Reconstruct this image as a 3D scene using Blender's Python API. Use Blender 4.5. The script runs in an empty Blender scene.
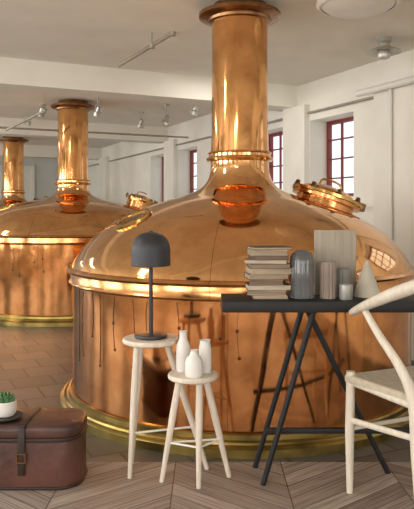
import bpy, bmesh, math, random
from mathutils import Vector, Matrix
random.seed(3)
S=bpy.context.scene
COL=S.collection
# ---------------------------------------------------------------- materials
def srgb(c):
    return tuple(((x/255)/12.92 if x/255<=0.04045 else ((x/255+0.055)/1.055)**2.4) for x in c)+(1,)
def mat(name,rgb,rough=0.5,metal=0.0,var=0.12,scale=8,bump=0.0,bscale=40,stretch=(1,1,1),trans=0,emit=0,coat=0):
    m=bpy.data.materials.new(name); m.use_nodes=True
    n=m.node_tree.nodes; l=m.node_tree.links; b=n['Principled BSDF']
    b.inputs['Roughness'].default_value=rough; b.inputs['Metallic'].default_value=metal
    c=srgb(rgb)
    tc=n.new('ShaderNodeTexCoord'); mp=n.new('ShaderNodeMapping'); mp.inputs['Scale'].default_value=stretch
    l.new(tc.outputs['Object'],mp.inputs[0])
    no=n.new('ShaderNodeTexNoise'); no.inputs['Scale'].default_value=scale; no.inputs['Detail'].default_value=5
    l.new(mp.outputs[0],no.inputs[0])
    r=n.new('ShaderNodeValToRGB')
    r.color_ramp.elements[0].position=.3; r.color_ramp.elements[1].position=.7
    r.color_ramp.elements[0].color=tuple(x*(1-var) for x in c[:3])+(1,)
    r.color_ramp.elements[1].color=tuple(min(1,x*(1+var)) for x in c[:3])+(1,)
    l.new(no.outputs[0],r.inputs[0]); l.new(r.outputs[0],b.inputs['Base Color'])
    if bump:
        n2=n.new('ShaderNodeTexNoise'); n2.inputs['Scale'].default_value=bscale; n2.inputs['Detail'].default_value=3
        l.new(mp.outputs[0],n2.inputs[0])
        bp=n.new('ShaderNodeBump'); bp.inputs['Strength'].default_value=bump; bp.inputs['Distance'].default_value=0.01
        l.new(n2.outputs[0],bp.inputs['Height']); l.new(bp.outputs[0],b.inputs['Normal'])
    if trans: b.inputs['Transmission Weight'].default_value=trans
    if coat: b.inputs['Coat Weight'].default_value=coat
    if emit:
        l.new(r.outputs[0],b.inputs['Emission Color']); b.inputs['Emission Strength'].default_value=emit
    return m
def copper_mat(name,rgb,rough,var,seams,off,bump,bscale,patina):
    """polished sheet copper: patina mottling, uneven polish, soldered vertical sheet seams"""
    m=mat(name,rgb,rough,1,var,3,0)
    n=m.node_tree.nodes; l=m.node_tree.links; b=n['Principled BSDF']
    base=b.inputs['Base Color'].links[0].from_socket
    def ma(op,a,bb=None):
        x=n.new('ShaderNodeMath'); x.operation=op
        for i,v in enumerate((a,bb)):
            if v is None: continue
            if isinstance(v,(int,float)): x.inputs[i].default_value=v
            else: l.new(v,x.inputs[i])
        return x.outputs[0]
    tc=n.new('ShaderNodeTexCoord'); sp=n.new('ShaderNodeSeparateXYZ'); l.new(tc.outputs['Object'],sp.inputs[0])
    ang=ma('ADD',ma('DIVIDE',ma('ARCTAN2',sp.outputs[1],sp.outputs[0]),2*math.pi),1+off)
    fr=ma('FRACT',ma('MULTIPLY',ang,seams)); seam=ma('LESS_THAN',fr,.0045*seams/8)
    # mottled patina
    n1=n.new('ShaderNodeTexNoise'); n1.inputs['Scale'].default_value=7; n1.inputs['Detail'].default_value=9; n1.inputs['Roughness'].default_value=.65; l.new(tc.outputs['Object'],n1.inputs[0])
    r1=n.new('ShaderNodeValToRGB'); r1.color_ramp.elements[0].position=.36; r1.color_ramp.elements[0].color=(.66,.55,.46,1); r1.color_ramp.elements[1].position=.6; r1.color_ramp.elements[1].color=(1,1,1,1)
    l.new(n1.outputs[0],r1.inputs[0])
    mx=n.new('ShaderNodeMixRGB'); mx.blend_type='MULTIPLY'; mx.inputs[0].default_value=patina; l.new(base,mx.inputs[1]); l.new(r1.outputs[0],mx.inputs[2])
    m2=n.new('ShaderNodeMixRGB'); m2.inputs[2].default_value=srgb((150,92,52)); l.new(ma('MULTIPLY',seam,.75),m2.inputs[0]); l.new(mx.outputs[0],m2.inputs[1])
    l.new(m2.outputs[0],b.inputs['Base Color'])
    mr=n.new('ShaderNodeMapRange'); mr.inputs[1].default_value=.3; mr.inputs[2].default_value=.7; mr.inputs[3].default_value=rough*.6; mr.inputs[4].default_value=rough*1.6
    l.new(n1.outputs[0],mr.inputs[0]); l.new(mr.outputs[0],b.inputs['Roughness'])
    n2=n.new('ShaderNodeTexNoise'); n2.inputs['Scale'].default_value=bscale; n2.inputs['Detail'].default_value=2; l.new(tc.outputs['Object'],n2.inputs[0])
    bp=n.new('ShaderNodeBump'); bp.inputs['Strength'].default_value=bump; bp.inputs['Distance'].default_value=.01
    l.new(n2.outputs[0],bp.inputs['Height']); l.new(bp.outputs[0],b.inputs['Normal'])
    return m
M={}
M['copper']=copper_mat('copper_polished',(238,182,124),.06,.1,8,.03,.07,4.5,.5)
M['copper_stack']=copper_mat('copper_stack_sheet',(237,177,117),.09,.12,2,.07,.12,5,.55)
M['copper_dark']=copper_mat('copper_wall',(228,160,102),.09,.22,9,.045,.45,2.8,.7)
M['copper_rim']=copper_mat('copper_rim',(226,166,108),.18,.2,8,.03,.1,6,.6)
M['brass']=mat('brass_polished',(146,126,70),.3,1,.5,6,.3,9)
M['brass_gold']=mat('brass_hatch',(206,166,98),.18,1,.25,8)
M['brass_dark']=mat('brass_aged',(146,108,72),.3,1,.3,14)
M['wall']=mat('plaster_wall',(230,226,214),.8,0,.05,3,.05,60)
M['ceil']=mat('plaster_ceiling',(234,230,218),.85,0,.04,3)
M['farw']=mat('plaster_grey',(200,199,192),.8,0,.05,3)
M['redframe']=mat('red_window_paint',(122,44,38),.5,0,.1,10)
M['stoolw']=mat('pale_ash_wood',(214,200,183),.55,0,.12,9,.08,30,(7,7,.7))
M['chairw']=mat('soaped_beech_wood',(214,203,185),.55,0,.1,9,.06,30,(6,6,1))
M['black']=mat('black_lacquer',(9,9,11),.6,0,.1,12)
M['lampm']=mat('charcoal_metal',(50,50,53),.45,.2,.08,10)
M['white']=mat('white_ceramic',(224,219,212),.4,0,.03,10)
M['leather']=mat('brown_leather',(80,48,38),.45,0,.55,5,.3,30,coat=.1)
M['leather_d']=mat('dark_leather_strap',(46,28,23),.45,0,.25,12)
M['steel']=mat('brushed_steel',(190,188,180),.3,.6,.08,12)
M['lampwhite']=mat('enamel_white',(226,223,213),.4,0,.03,10)
M['greyglass']=mat('smoked_glass',(128,132,134),.08,0,.15,8,trans=.55)
M['greycer']=mat('grey_stoneware',(124,120,114),.55,0,.15,18)
M['greybrown']=mat('taupe_stoneware',(140,124,110),.5,0,.15,14)
M['board']=mat('weathered_board',(160,149,132),.65,0,.14,9,.1,30,(9,1,.6))
M['cone']=mat('pale_plywood',(194,184,166),.6,0,.08,12)
M['leaf']=mat('succulent_green',(88,132,84),.5,0,.3,16)
M['soil']=mat('dark_saucer',(48,46,44),.6,0,.1,10)
M['rod']=mat('galvanised_rod',(158,152,138),.5,.3,.15,12)
M['iron']=mat('dark_iron',(70,60,52),.5,.6,.2,12)
M['gauge']=mat('bronzed_gauge_rod',(84,54,36),.35,.8,.2,12)  # dark tone of the reflection lines modelled on the kettle drum
bookmats=[mat('book_paper_%s'%i,c,.8,0,.18,30,.4,90,(1,1,30)) for i,c in enumerate([(176,156,130),(146,124,102),(194,178,154),(120,98,82),(164,144,120)])]
covermats=[mat('book_cover_%s'%i,c,.6,0,.1,20) for i,c in enumerate([(104,82,68),(186,172,150),(74,62,56),(146,122,98)])]
def cord_mat():
    m=mat('woven_paper_cord',(204,190,166),.8,0,.1,40)
    n=m.node_tree.nodes; l=m.node_tree.links; b=n['Principled BSDF']
    tc=n.new('ShaderNodeTexCoord'); wv=n.new('ShaderNodeTexWave'); wv.bands_direction='Y'; wv.inputs['Scale'].default_value=38; wv.inputs['Distortion'].default_value=.6
    l.new(tc.outputs['Object'],wv.inputs[0]); bp=n.new('ShaderNodeBump'); bp.inputs['Strength'].default_value=.8; bp.inputs['Distance'].default_value=.004
    l.new(wv.outputs[1],bp.inputs['Height']); l.new(bp.outputs[0],b.inputs['Normal']); return m
M['cord']=cord_mat()
def tile_mat():
    m=bpy.data.materials.new('stone_tiles'); m.use_nodes=True
    n=m.node_tree.nodes; l=m.node_tree.links; b=n['Principled BSDF']
    tc=n.new('ShaderNodeTexCoord'); mp=n.new('ShaderNodeMapping'); mp.inputs['Rotation'].default_value=(0,0,-ANG)
    l.new(tc.outputs['Object'],mp.inputs[0])
    br=n.new('ShaderNodeTexBrick'); br.offset=0.5; br.inputs['Scale'].default_value=1
    br.inputs['Brick Width'].default_value=.26; br.inputs['Row Height'].default_value=.26
    br.inputs['Mortar Size'].default_value=.007
    br.inputs['Color1'].default_value=srgb((100,98,93)); br.inputs['Color2'].default_value=srgb((76,75,72)); br.inputs['Mortar'].default_value=srgb((42,40,38))
    l.new(mp.outputs[0],br.inputs[0])
    no=n.new('ShaderNodeTexNoise'); no.inputs['Scale'].default_value=9; no.inputs['Detail'].default_value=6; l.new(mp.outputs[0],no.inputs[0])
    mx=n.new('ShaderNodeMixRGB'); mx.blend_type='MULTIPLY'; mx.inputs[0].default_value=.35
    l.new(br.outputs[0],mx.inputs[1]); l.new(no.outputs[0],mx.inputs[2])
    l.new(mx.outputs[0],b.inputs['Base Color']); b.inputs['Roughness'].default_value=.42
    return m
def chevron_mat():
    m=bpy.data.materials.new('chevron_oak'); m.use_nodes=True
    n=m.node_tree.nodes; l=m.node_tree.links; b=n['Principled BSDF']
    tc=n.new('ShaderNodeTexCoord'); sp=n.new('ShaderNodeSeparateXYZ'); l.new(tc.outputs['Object'],sp.inputs[0])
    def ma(op,a,bb=None):
        x=n.new('ShaderNodeMath'); x.operation=op
        for i,v in enumerate((a,bb)):
            if v is None: continue
            if isinstance(v,(int,float)): x.inputs[i].default_value=v
            else: l.new(v,x.inputs[i])
        return x.outputs[0]
    w=.46
    xs=ma('DIVIDE',ma('ADD',sp.outputs[0],.14+w*20),w)
    tri=ma('PINGPONG',xs,1.0)
    v=ma('ADD',sp.outputs[1],ma('MULTIPLY',tri,w*.8))
    vi=ma('DIVIDE',v,.11)
    fr=ma('FRACT',vi); fx=ma('FRACT',xs)
    g1=ma('LESS_THAN',fr,.05)
    g2=ma('LESS_THAN',fx,.01)
    gap=ma('MAXIMUM',g1,g2)
    cb=n.new('ShaderNodeCombineXYZ'); l.new(ma('FLOOR',vi),cb.inputs[0]); l.new(ma('FLOOR',xs),cb.inputs[1])
    wn=n.new('ShaderNodeTexWhiteNoise'); wn.noise_dimensions='3D'; l.new(cb.outputs[0],wn.inputs[0])
    rp=n.new('ShaderNodeValToRGB'); rp.color_ramp.elements[0].color=srgb((134,118,106)); rp.color_ramp.elements[1].color=srgb((176,161,148))
    l.new(wn.outputs[0],rp.inputs[0])
    cg=n.new('ShaderNodeCombineXYZ'); l.new(ma('MULTIPLY',vi,9.0),cg.inputs[0]); l.new(ma('MULTIPLY',xs,1.5),cg.inputs[1]); l.new(ma('FLOOR',xs),cg.inputs[2])
    no=n.new('ShaderNodeTexNoise'); no.inputs['Scale'].default_value=1.4; no.inputs['Detail'].default_value=8; l.new(cg.outputs[0],no.inputs[0])
    r2=n.new('ShaderNodeValToRGB'); r2.color_ramp.elements[0].position=.36; r2.color_ramp.elements[0].color=(.38,.34,.32,1); r2.color_ramp.elements[1].position=.58; r2.color_ramp.elements[1].color=(1,1,1,1)
    l.new(no.outputs[0],r2.inputs[0])
    mx=n.new('ShaderNodeMixRGB'); mx.blend_type='MULTIPLY'; mx.inputs[0].default_value=.75
    l.new(rp.outputs[0],mx.inputs[1]); l.new(r2.outputs[0],mx.inputs[2])
    m2=n.new('ShaderNodeMixRGB'); l.new(gap,m2.inputs[0]); l.new(mx.outputs[0],m2.inputs[1]); m2.inputs[2].default_value=srgb((76,62,56))
    l.new(m2.outputs[0],b.inputs['Base Color']); b.inputs['Roughness'].default_value=.55
    return m
# ---------------------------------------------------------------- room frame
n_=Vector((.904,.427,0)).normalized(); d_=Vector((-n_.y,n_.x,0))
ANG=math.atan2(n_.y,n_.x)
def W(u,v,z=0): return n_*u+d_*v+Vector((0,0,z))
F=650.0; YH=212.0; CX=207.0; CH=1.1
def P(x,y,D): return Vector(((x-CX)*D/F,D,CH-(y-YH)*D/F))
# ---------------------------------------------------------------- mesh helpers
def finish(name,bm,m,parent=None,smooth=True,loc=None):
    bmesh.ops.recalc_face_normals(bm,faces=bm.faces)
    me=bpy.data.meshes.new(name); bm.to_mesh(me); bm.free()
    for x in (m if isinstance(m,(list,tuple)) else [m]): me.materials.append(x)
    if smooth:
        for p in me.polygons: p.use_smooth=True
        me.set_sharp_from_angle(angle=math.radians(38))
    o=bpy.data.objects.new(name,me); COL.objects.link(o)
    if parent: o.parent=parent
    if loc is not None: o.location=loc
    return o
def top(o,label,cat,group=None):
    o['label']=label; o['category']=cat
    if group: o['group']=group
    return o
def empty(name,loc,label,cat,rot=0,group=None):
    o=bpy.data.objects.new(name,None); o.empty_display_size=.05; COL.objects.link(o)
    o.location=loc; o.rotation_euler=(0,0,rot); return top(o,label,cat,group)
def group_part(name,parent,loc=(0,0,0),mtx=None):
    o=bpy.data.objects.new(name,None); o.empty_display_size=.03; COL.objects.link(o); o.parent=parent
    if mtx is not None: o.matrix_local=mtx
    else: o.location=loc
    return o
def lathe_bm(bm,prof,seg=64,c=(0,0,0),mi=0):
    rings=[]
    for r,z in prof:
        if r<1e-5: rings.append([bm.verts.new((c[0],c[1],c[2]+z))])
        else: rings.append([bm.verts.new((c[0]+r*math.cos(2*math.pi*i/seg),c[1]+r*math.sin(2*math.pi*i/seg),c[2]+z)) for i in range(seg)])
    for a,b in zip(rings,rings[1:]):
        for i in range(seg):
            j=(i+1)%seg
            if len(a)==1 and len(b)==1: continue
            if len(a)==1: f=bm.faces.new((a[0],b[i],b[j]))
            elif len(b)==1: f=bm.faces.new((a[i],b[0],a[j]))
            else: f=bm.faces.new((a[i],a[j],b[j],b[i]))
            f.material_index=mi
def lathe(name,prof,m,parent=None,seg=64,loc=None):
    bm=bmesh.new(); lathe_bm(bm,prof,seg); return finish(name,bm,m,parent,True,loc)
def box_bm(bm,lo,hi,bev=0,mtx=None,seg=2):
    g=bmesh.ops.create_cube(bm,size=1)
    vs=g['verts']
    for v in vs:
        v.co=Vector([lo[i]+(v.co[i]+.5)*(hi[i]-lo[i]) for i in range(3)])
    if bev:
        es=list({e for v in vs for e in v.link_edges})
        r=bmesh.ops.bevel(bm,geom=es,offset=bev,segments=seg,affect='EDGES',profile=.5)
        vs=list({v for f in r['faces'] for v in f.verts}|{v for v in vs if v.is_valid})
    if mtx:
        bmesh.ops.transform(bm,matrix=mtx,verts=[v for v in vs if v.is_valid])
def box(name,lo,hi,m,parent=None,bev=0,mtx=None,smooth=True,seg=2):
    bm=bmesh.new(); box_bm(bm,lo,hi,bev,mtx,seg); return finish(name,bm,m,parent,smooth)
def catmull(pts,n=6):
    P_=[Vector(p) for p in pts]; out=[]
    if len(P_)<3: return P_
    for i in range(len(P_)-1):
        p0=P_[max(i-1,0)];p1=P_[i];p2=P_[i+1];p3=P_[min(i+2,len(P_)-1)]
        for k in range(n):
            t=k/n
            out.append(.5*((2*p1)+(-p0+p2)*t+(2*p0-5*p1+4*p2-p3)*t*t+(-p0+3*p1-3*p2+p3)*t**3))
    out.append(P_[-1]); return out
def tube_bm(bm,pts,radii,seg=12,flat=1.0):
    pts=[Vector(p) for p in pts]; N=len(pts)
    if isinstance(radii,(int,float)): radii=[radii]*N
    elif len(radii)!=N:
        R=[]; 
        for i in range(N):
            t=i/(N-1)*(len(radii)-1); k=min(int(t),len(radii)-2); R.append(radii[k]+(radii[k+1]-radii[k])*(t-k))
        radii=R
    rings=[]; up=None
    for i,p in enumerate(pts):
        t=(pts[min(i+1,N-1)]-pts[max(i-1,0)]).normalized()
        if up is None:
            up=Vector((0,0,1)) if abs(t.z)<.9 else Vector((1,0,0))
        s=t.cross(up).normalized(); u=s.cross(t).normalized(); up=u
        rings.append([bm.verts.new(p+s*math.cos(2*math.pi*k/seg)*radii[i]+u*math.sin(2*math.pi*k/seg)*radii[i]*flat) for k in range(seg)])
    for a,b in zip(rings,rings[1:]):
        for k in range(seg):
            bm.faces.new((a[k],a[(k+1)%seg],b[(k+1)%seg],b[k]))
    bm.faces.new(rings[0][::-1]); bm.faces.new(rings[-1])
def tube(name,pts,radii,m,parent=None,seg=12,flat=1.0,sm=0):
    bm=bmesh.new(); tube_bm(bm,catmull(pts,sm) if sm else pts,radii,seg,flat); return finish(name,bm,m,parent)
def struct(o): o['kind']='structure'; return o

# ---------------------------------------------------------------- ROOM
U0,U1,V0,V1,H=-3.6,3.6,-3.6,14.0,2.36
def quadbox(name,u0,u1,v0,v1,z0,z1,m,bm=None):
    own=bm is None
    if own: bm=bmesh.new()
    R=Matrix.Rotation(ANG,4,'Z')
    box_bm(bm,(u0,v0,z0),(u1,v1,z1),0,R)
    if own: return struct(finish(name,bm,m,None,False))
# floors
for nm,keep,m in (('floor','near',chevron_mat()),('floor.001','far',tile_mat())):
    bm=bmesh.new(); vs=[bm.verts.new(W(*c)) for c in ((U0,V0),(U1,V0),(U1,V1),(U0,V1))]; bm.faces.new(vs)
    bmesh.ops.bisect_plane(bm,geom=bm.verts[:]+bm.edges[:]+bm.faces[:],plane_co=(0,2.86,0),plane_no=(0,1,0),clear_outer=(keep=='near'),clear_inner=(keep=='far'))
    r=bmesh.ops.extrude_face_region(bm,geom=bm.faces[:]); bmesh.ops.translate(bm,vec=(0,0,-.1),verts=[v for v in r['geom'] if isinstance(v,bmesh.types.BMVert)])
    struct(finish(nm,bm,m,None,False))
quadbox('ceiling',U0-.3,U1+.3,V0-.3,V1+.3,H,H+.15,M['ceil'])
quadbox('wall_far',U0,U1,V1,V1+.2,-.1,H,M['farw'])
# window walls
def window_wall(name,u0,u1,ops,z0,z1):
    bm=bmesh.new()
    quadbox('',u0,u1,V0,V1,-.1,z0,None,bm); quadbox('',u0,u1,V0,V1,z1,H,None,bm)
    v=V0
    for a,b in ops:
        quadbox('',u0,u1,v,a,z0,z1,None,bm); v=b
    quadbox('',u0,u1,v,V1,z0,z1,None,bm)
    struct(finish(name,bm,M['wall'],None,False))
WZ0,WZ1=1.24,1.985
ops=[(4.62+1.11*k-.01,5.28+1.11*k) for k in (-7,-6,-5,-4,-3,-2,0,1,3,4)]
window_wall('wall_right',U1,U1+.26,ops,WZ0,WZ1)
wi=1
def window(u,a,b,z0,z1,cols,rows,m,t=.036,bar=.010):
    global wi
    bm=bmesh.new()
    def q(v0,v1,za,zb,d=.02): quadbox('',u-d,u+d,v0,v1,za,zb,None,bm)
    q(a,a+t,z0,z1); q(b-t,b,z0,z1); q(a+t,b-t,z0,z0+t); q(a+t,b-t,z1-t,z1)
    for c in range(1,cols):
        x=a+(b-a)*c/cols; q(x-bar,x+bar,z0+t,z1-t,.01)
    for r in range(1,rows):
        z=z0+(z1-z0)*r/rows; q(a+t,b-t,z-bar*.7,z+bar*.7,.01)
    struct(finish('window_%d'%wi,bm,m,None,False)); wi+=1
for a,b in ops: window(U1+.215,a,b,WZ0,WZ1,3,4,M['redframe'])
# unseen left & back walls; tall windows added as light sources for the room
lops=[(-2.6+2.4*k,-1.0+2.4*k) for k in range(0,7)]
window_wall('wall_left',U0-.26,U0,lops,.5,2.1)
for a,b in lops: window(U0-.2,a,b,.5,2.1,4,3,M['iron'],.05,.02)  # added windows of the unseen left wall
bm=bmesh.new()
bops=[(-3.0,-1.2),(-.6,1.2),(1.6,3.2)]
v=U0
for z0,z1 in ((-.1,.5),(2.1,H)): quadbox('',U0,U1,V0-.26,V0,z0,z1,None,bm)
for a,b in bops: quadbox('',v,a,V0-.26,V0,.5,2.1,None,bm); v=b
quadbox('',v,U1,V0-.26,V0,.5,2.1,None,bm)
struct(finish('wall_back',bm,M['wall'],None,False))
for a,b in bops:
    bm=bmesh.new()
    for k in range(6):
        x=a+(b-a)*k/5; quadbox('',x-.03,x+.03,V0-.16,V0-.1,.5,2.1,None,bm)
    for k in range(4):
        z=.5+1.6*k/3; quadbox('',a,b,V0-.15,V0-.11,z-.025,z+.025,None,bm)
    struct(finish('window_%d'%wi,bm,M['iron'],None,False)); wi+=1  # added window of the unseen back wall
# beams
for i,v in enumerate((-1.51,1.99,5.49,8.99,12.49)):
    quadbox('trim_%d'%(i+1),U0,U1,v,v+.3,2.145,H,M['ceil'])
# pilasters
k=6
for a,b,e in ((3.3,4.15,.16),(5.29,5.68,.06),(8.62,9.0,.06),(11.95,12.4,.08)):
    quadbox('trim_%d'%k,U1-e,U1,a,b,0,2.145,M['wall']); k+=1
quadbox('trim_%d'%k,U1-.03,U1,V0,V1,1.14,1.2,M['wall']); k+=1
# far door
bm=bmesh.new()
quadbox('',1.55,1.62,V1-.04,V1,0,2.0,None,bm); quadbox('',2.5,2.57,V1-.04,V1,0,2.0,None,bm); quadbox('',1.55,2.57,V1-.04,V1,2.0,2.07,None,bm); quadbox('',1.62,2.5,V1-.02,V1,0,2.0,None,bm)
struct(finish('door_1',bm,M['lampwhite'],None,False))

# ---------------------------------------------------------------- KETTLES
def surf(r,prof):
    for (r0,z0),(r1,z1) in zip(prof,prof[1:]):
        if r0<=r<=r1: return z0+(z1-z0)*(r-r0)/(r1-r0), math.atan2(z0-z1,r1-r0)
def hatch(parent,r,az,rad,kind,domeprof,lift=0):
    z,t=surf(r,domeprof)
    mtx=Matrix.Translation((r*math.cos(az),r*math.sin(az),z-.01))@Matrix.Rotation(az,4,'Z')@Matrix.Rotation(t,4,'Y')@Matrix.Translation((0,0,lift))
    g=group_part('porthole' if kind=='port' else 'manway_hatch',parent,mtx=mtx)
    if kind=='port':
        lathe('hatch_ring',[(rad*.72,0),(rad*.74,.018),(rad*.8,.022),(rad*.96,.022),(rad*1.02,.017),(rad*1.03,.005),(rad*1.0,-.03)],M['brass_gold'],g,40)
        lathe('hatch_glass',[(0,.014),(rad*.72,.012),(rad*.73,.0)],M['brass_dark'],g,40)
        for i in range(10):
            a=2*math.pi*i/10
            lathe('hatch_bolt',[(0,.030),(.006,.029),(.007,.020)],M['brass_dark'],g,8,(rad*.88*math.cos(a),rad*.88*math.sin(a),0))
    else:
        q=rad/.205
        lathe('hatch_neck',[(rad*.9,-.08-lift),(rad*.88,.03*q),(rad*1.05,.035*q),(rad*1.06,.055*q),(rad*.9,.056*q)],M['copper_rim'],g,40)
        lathe('hatch_ring',[(rad*.9,.056*q),(rad*1.1,.058*q),(rad*1.1,.075*q),(rad*.85,.078*q)],M['brass_gold'],g,40)
        lathe('hatch_lid',[(rad*.86,.076*q),(rad*.84,.086*q),(rad*.78,.09*q),(rad*.76,.1*q),(rad*.6,.115*q),(rad*.3,.127*q),(0,.13*q)],M['copper_rim'],g,40)
        for i in range(8):
            a=2*math.pi*i/8
            lathe('hatch_clamp',[(0,.11*q),(.013*q,.107*q),(.016*q,.09*q),(.02*q,.085*q),(.02*q,.05*q)],M['brass_dark'],g,10,(rad*math.cos(a),rad*math.sin(a),0))
        tube('hatch_handle',[(-.07*q,0,.12*q),(-.06*q,0,.16*q),(0,0,.17*q),(.06*q,0,.16*q),(.07*q,0,.12*q)],.007*q,M['brass_gold'],g,8,1,4)
        box('hatch_hinge',(rad*.95,-.035*q,.05*q),(rad*1.22,.035*q,.10*q),M['brass_dark'],g,.006*q)
def kettle(loc,label,rs=1.0,dz=0.0,hl=0,hr=.53,hrad=.205):
    K=empty('brewing_kettle',loc,label,'kettle',0,'copper brewing kettles standing in a row')
    ctrl=[(.177,1.415),(.180,1.35),(.197,1.292),(.245,1.24),(.345,1.198),(.47,1.162),(.60,1.116),(.73,1.058),(.845,.984),(.93,.905),(.985,.828),(1.005,.785)]
    def sc(r,z):
        k=min(max((r-.2)/.5,0),1); return (r*(1+(rs-1)*k), z+dz*(min(max((1.4-z)/.4,0),1)))
    domeprof=[(p.x,p.y) for p in catmull([(*sc(a,b),0) for a,b in ctrl],6)]
    Q=lambda pr:[(r*rs,z+dz+.01) for r,z in pr]
    lathe('kettle_wall',[(rs,.735+dz),(rs,.6),(rs,.3),(rs,.06)],M['copper_dark'],K,128)
    lathe('kettle_rim',Q([(1.005,.775),(1.03,.772),(1.04,.76),(1.03,.748),(1.012,.745),(1.014,.70),(1.022,.69),(1.014,.68),(1.0,.678)]),M['copper_rim'],K,128)
    lathe('kettle_dome',domeprof,M['copper'],K,128)
    lathe('base_ring',[(r*rs,z) for r,z in [(1.0,.088),(1.012,.092),(1.022,.086),(1.024,.064),(1.034,.058),(1.045,.06),(1.05,.05),(1.062,.046),(1.072,.036),(1.074,0),(1.0,0)]],M['brass'],K,128)
    lathe('steam_stack',[(.177,1.43),(.172,1.6),(.170,1.9),(.170,2.27)],M['copper_stack'],K,64)
    lathe('stack_collar',[(.178,1.405),(.2,1.41),(.206,1.42),(.2,1.43),(.188,1.434),(.188,1.45),(.196,1.455),(.19,1.463),(.172,1.466)],M['copper'],K,64)
    lathe('stack_flange',[(.170,2.25),(.19,2.255),(.195,2.27),(.235,2.275),(.25,2.285),(.25,2.305),(.235,2.312),(.17,2.315),(.165,2.358)],M['brass_dark'],K,64)
    hatch(K,hr,math.radians(8),hrad,'man',domeprof,hl)
    hatch(K,.72,math.radians(213),.11,'port',domeprof)
    # reflected lines and dots, shaped as thin dark rods and discs on the drum
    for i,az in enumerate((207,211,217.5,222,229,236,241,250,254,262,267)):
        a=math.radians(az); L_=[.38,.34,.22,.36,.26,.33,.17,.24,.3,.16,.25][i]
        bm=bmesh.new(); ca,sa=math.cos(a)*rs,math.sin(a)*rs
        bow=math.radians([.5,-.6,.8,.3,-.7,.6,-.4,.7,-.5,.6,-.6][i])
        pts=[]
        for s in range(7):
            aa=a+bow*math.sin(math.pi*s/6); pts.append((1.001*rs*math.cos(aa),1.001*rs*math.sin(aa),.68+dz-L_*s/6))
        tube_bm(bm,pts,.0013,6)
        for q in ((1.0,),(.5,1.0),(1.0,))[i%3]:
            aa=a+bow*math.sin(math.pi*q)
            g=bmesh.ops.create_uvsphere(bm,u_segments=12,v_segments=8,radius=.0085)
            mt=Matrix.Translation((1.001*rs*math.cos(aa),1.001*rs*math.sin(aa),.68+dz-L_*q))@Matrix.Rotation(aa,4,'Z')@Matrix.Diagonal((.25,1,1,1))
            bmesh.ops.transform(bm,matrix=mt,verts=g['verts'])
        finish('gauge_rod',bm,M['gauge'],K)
    return K
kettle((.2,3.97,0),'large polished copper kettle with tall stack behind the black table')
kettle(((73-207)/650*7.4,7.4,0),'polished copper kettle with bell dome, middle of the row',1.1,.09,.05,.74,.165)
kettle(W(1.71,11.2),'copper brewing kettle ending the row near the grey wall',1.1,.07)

# ---------------------------------------------------------------- STOOLS
def stool(x,y,h,r,feet,label,rungs):
    K=empty('stool',(x,y,0),label,'stool')
    lathe('stool_seat',[(0,h-.023),(r*.9,h-.023),(r*.98,h-.018),(r,h-.011),(r*.985,h-.003),(r*.96,h),(0,h)],M['stoolw'],K,48)
    T=[]
    for fx,fy in feet:
        f=Vector((fx-x,fy-y,0)); t=f.normalized()*r*.55; t.z=h-.022
        tube('leg',[t,t.lerp(f,.35),f],[.013,.015,.0095],M['stoolw'],K,14); T.append((t,f))
    for a,b,za,zb in rungs:
        pa=T[a][0].lerp(T[a][1],1-za/h); pb=T[b][0].lerp(T[b][1],1-zb/h)
        tube('stool_rung',[pa,pb],.0045,M['lampwhite'],K,10)
    return K
ZB=.447
stool(-.237,2.745,.570,.12,[(-.32,2.69),(0.0,2.785),(-.33,2.84)],'tall round pale ash stool holding the dark dome lamp',[(0,1,.19,.19),(0,2,.25,.25)])
stool(-.057,2.635,ZB,.102,[(-.185,2.65),(-.033,2.59),(.092,2.70)],'short round pale ash stool holding white bottle vases',[(0,1,.17,.17),(1,2,.17,.17),(0,2,.17,.17)])
# LAMP
L=empty('table_lamp',(-.237,2.745,.570),'charcoal metal table lamp with rounded dome shade on the tall stool','lamp')
lathe('lamp_base',[(0,.0),(.066,0),(.07,.006),(.068,.014),(.03,.018),(0,.018)],M['lampm'],L,48)
lathe('lamp_stem',[(.009,.018),(.0085,.30),(0,.31)],M['lampm'],L,16)
sh=[(.080,.303),(.0825,.305)]+[(.0825*math.cos(a)**.8 if a<1.5 else 0,.368+.078*math.sin(a)) for a in [math.pi/2*i/12 for i in range(12)]]+[(0,.446)]
lathe('lamp_shade',sh,M['lampm'],L,48)
lathe('lamp_knob',[(.008,.444),(.008,.450),(0,.452)],M['lampm'],L,16)
# VASES on stool
def vase(name,loc,prof,m,label,cat='vase',group=None,seg=40):
    o=lathe(name,prof,m,None,seg,loc); return top(o,label,cat,group)
zt=ZB
vase('bottle_vase',(-.098,2.675,zt),[(0,0),(.026,0),(.029,.01),(.029,.095),(.024,.115),(.016,.13),(.0145,.158),(.017,.163),(.012,.161),(.012,.10)],M['white'],'matte white ceramic bottle with short neck on the short stool')
vase('tapered_vase',(-.008,2.655,zt),[(0,0),(.024,0),(.026,.01),(.026,.095),(.021,.123),(.023,.131),(.018,.129),(.018,.05)],M['white'],'white ceramic slim tapered vase on the short stool')
vase('squat_bottle',(-.052,2.59,zt),[(0,0),(.032,0),(.036,.01),(.036,.048),(.031,.071),(.017,.085),(.013,.099),(.015,.104),(.010,.102),(.01,.07)],M['white'],'small squat white ceramic bottle in front of the others')

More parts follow.
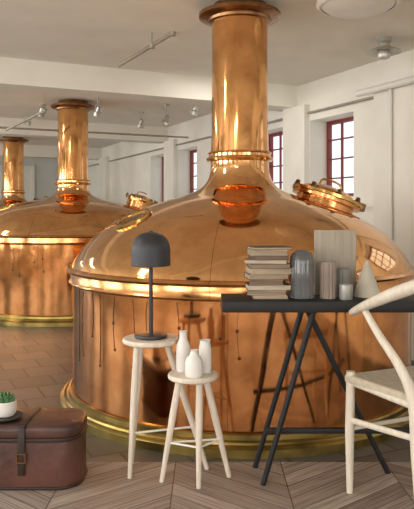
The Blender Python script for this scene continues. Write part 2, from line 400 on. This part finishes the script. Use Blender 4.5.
# ---------------------------------------------------------------- TABLE
T=empty('trestle_table',(.65,2.675,0),'long black trestle table with thin top and splayed legs','table')
def tl(p): return Vector(p)-Vector((.65,2.675,0))
box('table_top',tl((.06,2.55,.705)),tl((1.5,2.81,.748)),M['black'],T,.003)
def trestle(ax):
    g=group_part('trestle',T)
    ft=[P(263,484,2.62),P(255,466,2.80),P(388,473,2.74)]
    tp=[P(314,316,2.62),P(303,316,2.75),P(306,316,2.70)]
    for a,b in zip(tp,ft):
        a=a.copy(); b=b.copy(); a.z=.705; b.z=.0
        if ax: 
            a.x=1.66-(a.x-.06); b.x=1.66-(b.x-.06)
        tube('trestle_leg',[tl(a),tl(b)],[.0125,.011],M['black'],g,12)
    return g
trestle(False); trestle(True)
box('table_crossbar',tl((.235,2.665,.19)),tl((1.48,2.69,.21)),M['black'],T,.002)
TZ=.748
# BOOKS
z=TZ; bx,by=P(268,297,2.67).x,2.68
i=0
while z<TZ+.2:
    w=.16+random.uniform(-.026,.016); d=.12+random.uniform(-.01,.005); t=random.choice([.011,.013,.016,.019,.022])
    B=empty('book',(bx+random.uniform(-.008,.008),by,z),'old paperback with worn beige page block in a stack','book',random.uniform(-.2,.2),'stacked old books on the table')
    box('book_pages',(-w/2+.003,-d/2+.002,.0016),(w/2-.003,d/2-.003,t-.0016),bookmats[i%5],B,.0008)
    bm=bmesh.new()
    box_bm(bm,(-w/2,-d/2,0),(w/2,d/2,.0018)); box_bm(bm,(-w/2,-d/2,t-.0018),(w/2,d/2,t)); box_bm(bm,(-w/2,d/2-.002,.0018),(w/2,d/2,t-.0018))
    finish('book_cover',bm,covermats[i%4],B,False)
    z+=t; i+=1
# objects on table
def at(x,D,z=TZ): return ((x-CX)*D/F,D,z)
def ribbed(name,loc,r,h,m,label,ribs=24,cat='vase',prof=None,amp=.0016):
    bm=bmesh.new(); seg=ribs*4; prof=prof or [(0,0),(1,0),(1,.03),(1,.5),(1,.97),(.96,1),(.8,1),(.78,.9),(0,.9)]
    rings=[]
    for rr,z in prof:
        if rr==0: rings.append([bm.verts.new((0,0,z*h))])
        else:
            k=[(r*rr+(amp if rr>=.93 and i%4<2 else 0)) for i in range(seg)]
            rings.append([bm.verts.new((k[i]*math.cos(2*math.pi*i/seg),k[i]*math.sin(2*math.pi*i/seg),z*h)) for i in range(seg)])
    for a,b in zip(rings,rings[1:]):
        for i in range(seg):
            j=(i+1)%seg
            if len(a)==1: bm.faces.new((a[0],b[i],b[j]))
            elif len(b)==1: bm.faces.new((a[i],b[0],a[j]))
            else: bm.faces.new((a[i],a[j],b[j],b[i]))
    o=finish(name,bm,m,None,True,loc); return top(o,label,cat)
ribbed('glass_cloche',at(302,2.66),.048,.199,M['greyglass'],'smoked grey ribbed glass jar with domed top on the table',16,'jar',[(0,0),(1,.01),(1,.4),(1,.76),(.95,.85),(.78,.935),(.42,.985),(0,1)],.0025)
o=box('display_board',(-.088,-.009,0),(.088,.009,.275),M['board'],None,.002); o.location=at(335,2.775); top(o,'weathered grey wooden board standing upright on the table','board')
ribbed('ribbed_vase',at(328,2.66),.031,.148,M['greybrown'],'slim ribbed taupe stoneware vase on the table',14,amp=.003)
ribbed('ribbed_pot',at(343,2.70),.026,.118,M['greycer'],'grey brown ribbed stoneware beaker on the table',14,amp=.0025)
vase('small_cup',at(346,2.62),[(0,0),(.025,0),(.027,.005),(.027,.058),(.024,.06),(.022,.058),(.022,.01),(0,.008)],M['steel'],'small grey metal cup standing on the table','cup')
bm=bmesh.new(); 
lathe_bm(bm,[(0,0),(.06,0),(.06,.004),(.008,.145),(0,.152)],40)
top(finish('decorative_cone',bm,M['cone'],None,True,at(367,2.72)),'pale wooden cone ornament standing on the table','ornament')

# ---------------------------------------------------------------- CHAIR
C=empty('armchair',(.831,2.489,0),'pale wooden chair with curved armrest and woven cord seat','chair',math.radians(25))
sz=.463
for s in (-1,1):
    tube('leg',[(s*.22,.17,0),(s*.22,.17,.25),(s*.215,.17,.475)],[.0125,.018,.0165],M['chairw'],C,14)
    tube('leg',[(s*.195,-.19,0),(s*.20,-.175,.25),(s*.205,-.165,.44),(s*.222,-.12,.55),(s*.25,-.04,.655),(s*.258,.03,.735)],[.013,.019,.02,.017,.014,.012],M['chairw'],C,14,1,6)
    tube('side_stretcher',[(s*.22,.17,.285),(s*.2,-.175,.315)],[.009,.013,.009],M['chairw'],C,10,1.3,0)
    tube('seat_rail',[(s*.215,.17,.435),(s*.2,-.17,.425)],.014,M['chairw'],C,10)
tube('front_stretcher',[(-.22,.17,.25),(.22,.17,.25)],[.009,.009],M['chairw'],C,10)
tube('rear_stretcher',[(-.2,-.175,.28),(.2,-.175,.28)],[.009,.009],M['chairw'],C,10)
arm=[(-.232,.135,.712),(-.262,.05,.742),(-.275,-.05,.78),(-.262,-.15,.822),(-.215,-.24,.862),(-.12,-.295,.885),(0,-.31,.892)]
arm=arm+[(-x,y,z) for x,y,z in arm[-2::-1]]
tube('armrest_rail',arm,[.016,.019,.023,.027,.027,.023,.022,.023,.027,.027,.023,.019,.016],M['chairw'],C,16,.85,6)
# Y splat
bm=bmesh.new(); tube_bm(bm,catmull([(0,-.18,.44),(0,-.215,.56),(0,-.24,.66)],5),.016,10,.6)
for s in (-1,1): tube_bm(bm,catmull([(0,-.235,.64),(s*.04,-.262,.74),(s*.1,-.29,.87)],5),.012,10,.7)
finish('back_splat',bm,M['chairw'],C)
# seat
bm=bmesh.new()
N=10; fr=[(-.235,.19),(.235,.19),(.205,-.185),(-.205,-.185)]
def sp(a,b,z):
    x0=fr[0][0]*(1-a)+fr[1][0]*a; x1=fr[3][0]*(1-a)+fr[2][0]*a
    return Vector((x0*(1-b)+x1*b, fr[0][1]*(1-b)+fr[3][1]*b, z-.018*math.sin(math.pi*a)*math.sin(math.pi*b)))
g1=[[bm.verts.new(sp(i/N,j/N,sz)) for i in range(N+1)] for j in range(N+1)]
g2=[[bm.verts.new(sp(i/N,j/N,sz-.035)) for i in range(N+1)] for j in range(N+1)]
for j in range(N):
    for i in range(N):
        bm.faces.new((g1[j][i],g1[j][i+1],g1[j+1][i+1],g1[j+1][i])); bm.faces.new((g2[j][i],g2[j+1][i],g2[j+1][i+1],g2[j][i+1]))
for i in range(N):
    bm.faces.new((g1[0][i],g2[0][i],g2[0][i+1],g1[0][i+1])); bm.faces.new((g1[N][i],g1[N][i+1],g2[N][i+1],g2[N][i]))
    bm.faces.new((g1[i][0],g1[i+1][0],g2[i+1][0],g2[i][0])); bm.faces.new((g1[i][N],g2[i][N],g2[i+1][N],g1[i+1][N]))
o=finish('seat',bm,M['cord'],C); mb=o.modifiers.new('b','BEVEL'); mb.width=.012; mb.segments=3

# ---------------------------------------------------------------- TRUNK
def rbox(name,x0,x1,y0,y1,z0,z1,cr,er,m,parent):
    bm=bmesh.new(); 
    def ring(ins,z):
        out=[]; r=max(cr-ins,.002); k=8
        for cx,cy,a0 in ((x1-cr,y1-cr,0),(x0+cr,y1-cr,90),(x0+cr,y0+cr,180),(x1-cr,y0+cr,270)):
            for i in range(k+1):
                a=math.radians(a0+90*i/k); out.append(bm.verts.new((cx+r*math.cos(a),cy+r*math.sin(a),z)))
        return out
    R=[]
    for i in range(5):
        a=math.pi/2*i/4; R.append(ring(er*(1-math.sin(a)),z0+er*(1-math.cos(a))))
    for i in range(5):
        a=math.pi/2*i/4; R.append(ring(er*(1-math.cos(a)),z1-er*(1-math.sin(a))))
    for a,b in zip(R,R[1:]):
        n=len(a)
        for i in range(n): bm.faces.new((a[i],a[(i+1)%n],b[(i+1)%n],b[i]))
    bm.faces.new(R[0][::-1]); bm.faces.new(R[-1])
    return finish(name,bm,m,parent)
K=empty('trunk',(-.76,2.70,0),'brown leather suitcase trunk with buckled strap on the wood floor','trunk')
rbox('trunk_body',-.28,.25,-.13,.13,0,.195,.09,.008,M['leather'],K)
rbox('trunk_lid',-.284,.254,-.134,.134,.197,.252,.094,.018,M['leather'],K)
for nm,z0,z1 in (('trim_band',.188,.204),('trim_band',.001,.012)):
    rbox(nm,-.286,.2555,-.1355,.1355,z0,z1,.0955,.004,M['leather_d'],K)
sx=.028
g=group_part('strap',K)
bm=bmesh.new(); box_bm(bm,(sx-.014,-.1415,.06),(sx+.014,-.132,.25),.002); box_bm(bm,(sx-.014,-.138,.2485),(sx+.014,.11,.2555),.002)
finish('strap_band',bm,M['leather_d'],g)
bm=bmesh.new(); box_bm(bm,(sx-.019,-.146,.145),(sx+.019,-.14,.15)); box_bm(bm,(sx-.019,-.146,.11),(sx+.019,-.14,.115)); box_bm(bm,(sx-.019,-.146,.115),(sx-.014,-.14,.145)); box_bm(bm,(sx+.014,-.146,.115),(sx+.019,-.14,.145))
finish('buckle',bm,M['brass_dark'],g,False)
# plant
PL=empty('potted_succulent',(-.83,2.67,.2555),'small green succulent in a white round pot on the trunk','plant')
k=.88
lathe('saucer',[(0,0),(.06,0),(.072,.008),(.07,.011),(0,.007)],M['soil'],PL,40)
lathe('plant_pot',[(r*k,.002+z*k) for r,z in [(0,.01),(.04,.01),(.05,.02),(.054,.045),(.052,.075),(.047,.078),(.045,.065),(0,.062)]],M['white'],PL,40)
bm=bmesh.new()
for rr,nn,h,t in ((.045,9,.03,.5),(.032,8,.04,.8),(.018,6,.05,1.1)):
    for i in range(nn):
        a=2*math.pi*i/nn+rr*40
        e=Vector((math.cos(a)*rr,math.sin(a)*rr,.058+h)); s=Vector((math.cos(a)*.006,math.sin(a)*.006,.054))
        tube_bm(bm,[s,s.lerp(e,.5)+Vector((math.cos(a)*.004,math.sin(a)*.004,-.002)),s.lerp(e,.8),e],[.005,.011,.009,.001],8,.5)
finish('leaves',bm,M['leaf'],PL)

# ---------------------------------------------------------------- CEILING FITTINGS
def rod(a,b,hang,label):
    K=empty('hanging_track',(a.x,a.y,a.z),label,'light track')
    tube('track_rod',[(0,0,0),b-a],.014,M['rod'],K,10)
    for t in hang:
        p=(b-a)*t
        tube('track_hanger',[p,p+Vector((0,0,H-a.z-p.z))],.005,M['rod'],K,8)
        lathe('track_bracket',[(0,-.022),(.02,-.02),(.02,.02),(0,.022)],M['rod'],K,12,p)
rod(P(118,66,4.6),P(173,33,4.55),(.62,1.0),'slanted slim metal rod hung from the white ceiling')
rod(P(6,130,7.2),P(46,110,6.6),(.95,),'slim metal rod hung above the rear kettles')
def spot(x,y,D,label,az=0.5):
    p=P(x,y,D); K=empty('ceiling_spotlight',(p.x,p.y,H),label,'spotlight',0,'small spotlights under the ceiling')
    dz=p.z-H
    tube('spotlight_stem',[(0,0,0),(0,0,dz+.05)],.008,M['steel'],K,8)
    lathe('spotlight_canopy',[(0,0),(.04,0),(.04,-.02),(0,-.025)],M['steel'],K,20)
    o=lathe('spotlight_head',[(0,.06),(.03,.058),(.034,.03),(.034,.01),(.046,.0),(.05,-.04),(.045,-.04),(.03,-.01),(0,-.005)],M['steel'],K,24,(0,0,dz)); o.rotation_euler=(az,.35,0)
for x,y,D in ((194,111,6.6),(166,120,7.6),(141,124,8.2),(42,112,7.6),(98,112,6.9),(28,122,8.6)):
    spot(x,y,D,'small grey metal spotlight hanging from the ceiling',random.uniform(-.5,.5))
p=P(384,56,4.7)
K=empty('ceiling_lamp',(p.x,p.y,H),'grey industrial ceiling lamp with flat disc shade','lamp')
lathe('lamp_canopy',[(0,0),(.055,0),(.055,-.03),(.04,-.045),(.04,-.07),(0,-.07)],M['steel'],K,32)
lathe('lamp_shade',[(.03,-.06),(.07,-.075),(.12,-.10),(.125,-.108),(.115,-.108),(.06,-.09),(0,-.09)],M['steel'],K,40)
lathe('lamp_bulb_housing',[(.045,-.09),(.05,-.12),(.042,-.145),(.02,-.155),(0,-.157)],M['steel'],K,24)
p=P(358,10,3.75)
K=empty('ceiling_lamp',(p.x,p.y,H),'large round white flush ceiling lamp','lamp')
lathe('lamp_rim',[(0,0),(.2,0),(.235,-.03),(.24,-.06),(.225,-.075),(.21,-.075)],M['lampwhite'],K,48)
lathe('lamp_diffuser',[(.21,-.07),(.17,-.095),(.1,-.11),(0,-.115)],M['lampwhite'],K,48)
# conduits on wall
tube('wall_conduit',[W(U1-.015,4.16,2.06),W(U1-.015,13.9,2.06)],.013,M['rod'])
top(bpy.data.objects['wall_conduit'],'thin grey conduit pipe running along the window wall','pipe')
tube('wall_pipe',[W(U1-.20,2.6,2.07),W(U1-.20,4.3,2.07)],.028,M['lampwhite'])
top(bpy.data.objects['wall_pipe'],'thick white painted pipe running across the wall pier','pipe')
tube('drop_pipe',[W(U1-.178,3.93,0),W(U1-.178,3.93,2.05)],.013,M['lampwhite'])
top(bpy.data.objects['drop_pipe'],'thin white vertical pipe fixed on the wall pier','pipe')
tube('ceiling_pipe',[W(1.0,8.0,2.1),W(3.5,8.0,2.1)],.012,M['rod'])
top(bpy.data.objects['ceiling_pipe'],'thin metal pipe crossing under the ceiling beams','pipe')

# ---------------------------------------------------------------- LIGHTS
def area(name,loc,rot,sx,sy,e,col=(1,1,1)):
    l=bpy.data.lights.new(name,'AREA'); l.shape='RECTANGLE'; l.size=sx; l.size_y=sy; l.energy=e; l.color=col
    o=bpy.data.objects.new(name,l); COL.objects.link(o); o.location=loc; o.rotation_euler=rot; return o
for a,b in bops:
    area('window_daylight',W((a+b)/2,V0-.3,1.3),(math.radians(90),0,ANG),1.7,1.6,52,(1,.98,.94))  # area lights outside the added, unseen windows
for a,b in lops:
    area('window_daylight',W(U0-.3,(a+b)/2,1.3),(math.radians(90),0,ANG-math.pi/2),1.5,1.6,70,(1,.98,.96))
for v in (0.2,3.4,7.2,10.8):
    area('ceiling_light',W(-1.2,v,2.34),(0,0,ANG),1.2,.25,24,(1,.95,.88))
area('ceiling_light',W(2.6,5.0,2.34),(0,0,ANG),.5,.3,6,(1,.95,.88))
w=bpy.data.worlds.new('World'); S.world=w; w.use_nodes=True
bg=w.node_tree.nodes['Background']; bg.inputs[0].default_value=(.9,.95,1,1); bg.inputs[1].default_value=1.35
# ---------------------------------------------------------------- CAMERA
cd=bpy.data.cameras.new('Camera'); cam=bpy.data.objects.new('Camera',cd); COL.objects.link(cam)
cam.location=(0,0,CH); cam.rotation_euler=(math.radians(90),0,0)
cd.sensor_fit='VERTICAL'; cd.sensor_height=24; cd.sensor_width=24*414/509; cd.lens=24*F/509
cd.shift_y=-(254.5-YH)/509; cd.clip_start=.05
S.camera=cam
S.view_settings.view_transform='Standard'
S.view_settings.exposure=0.0
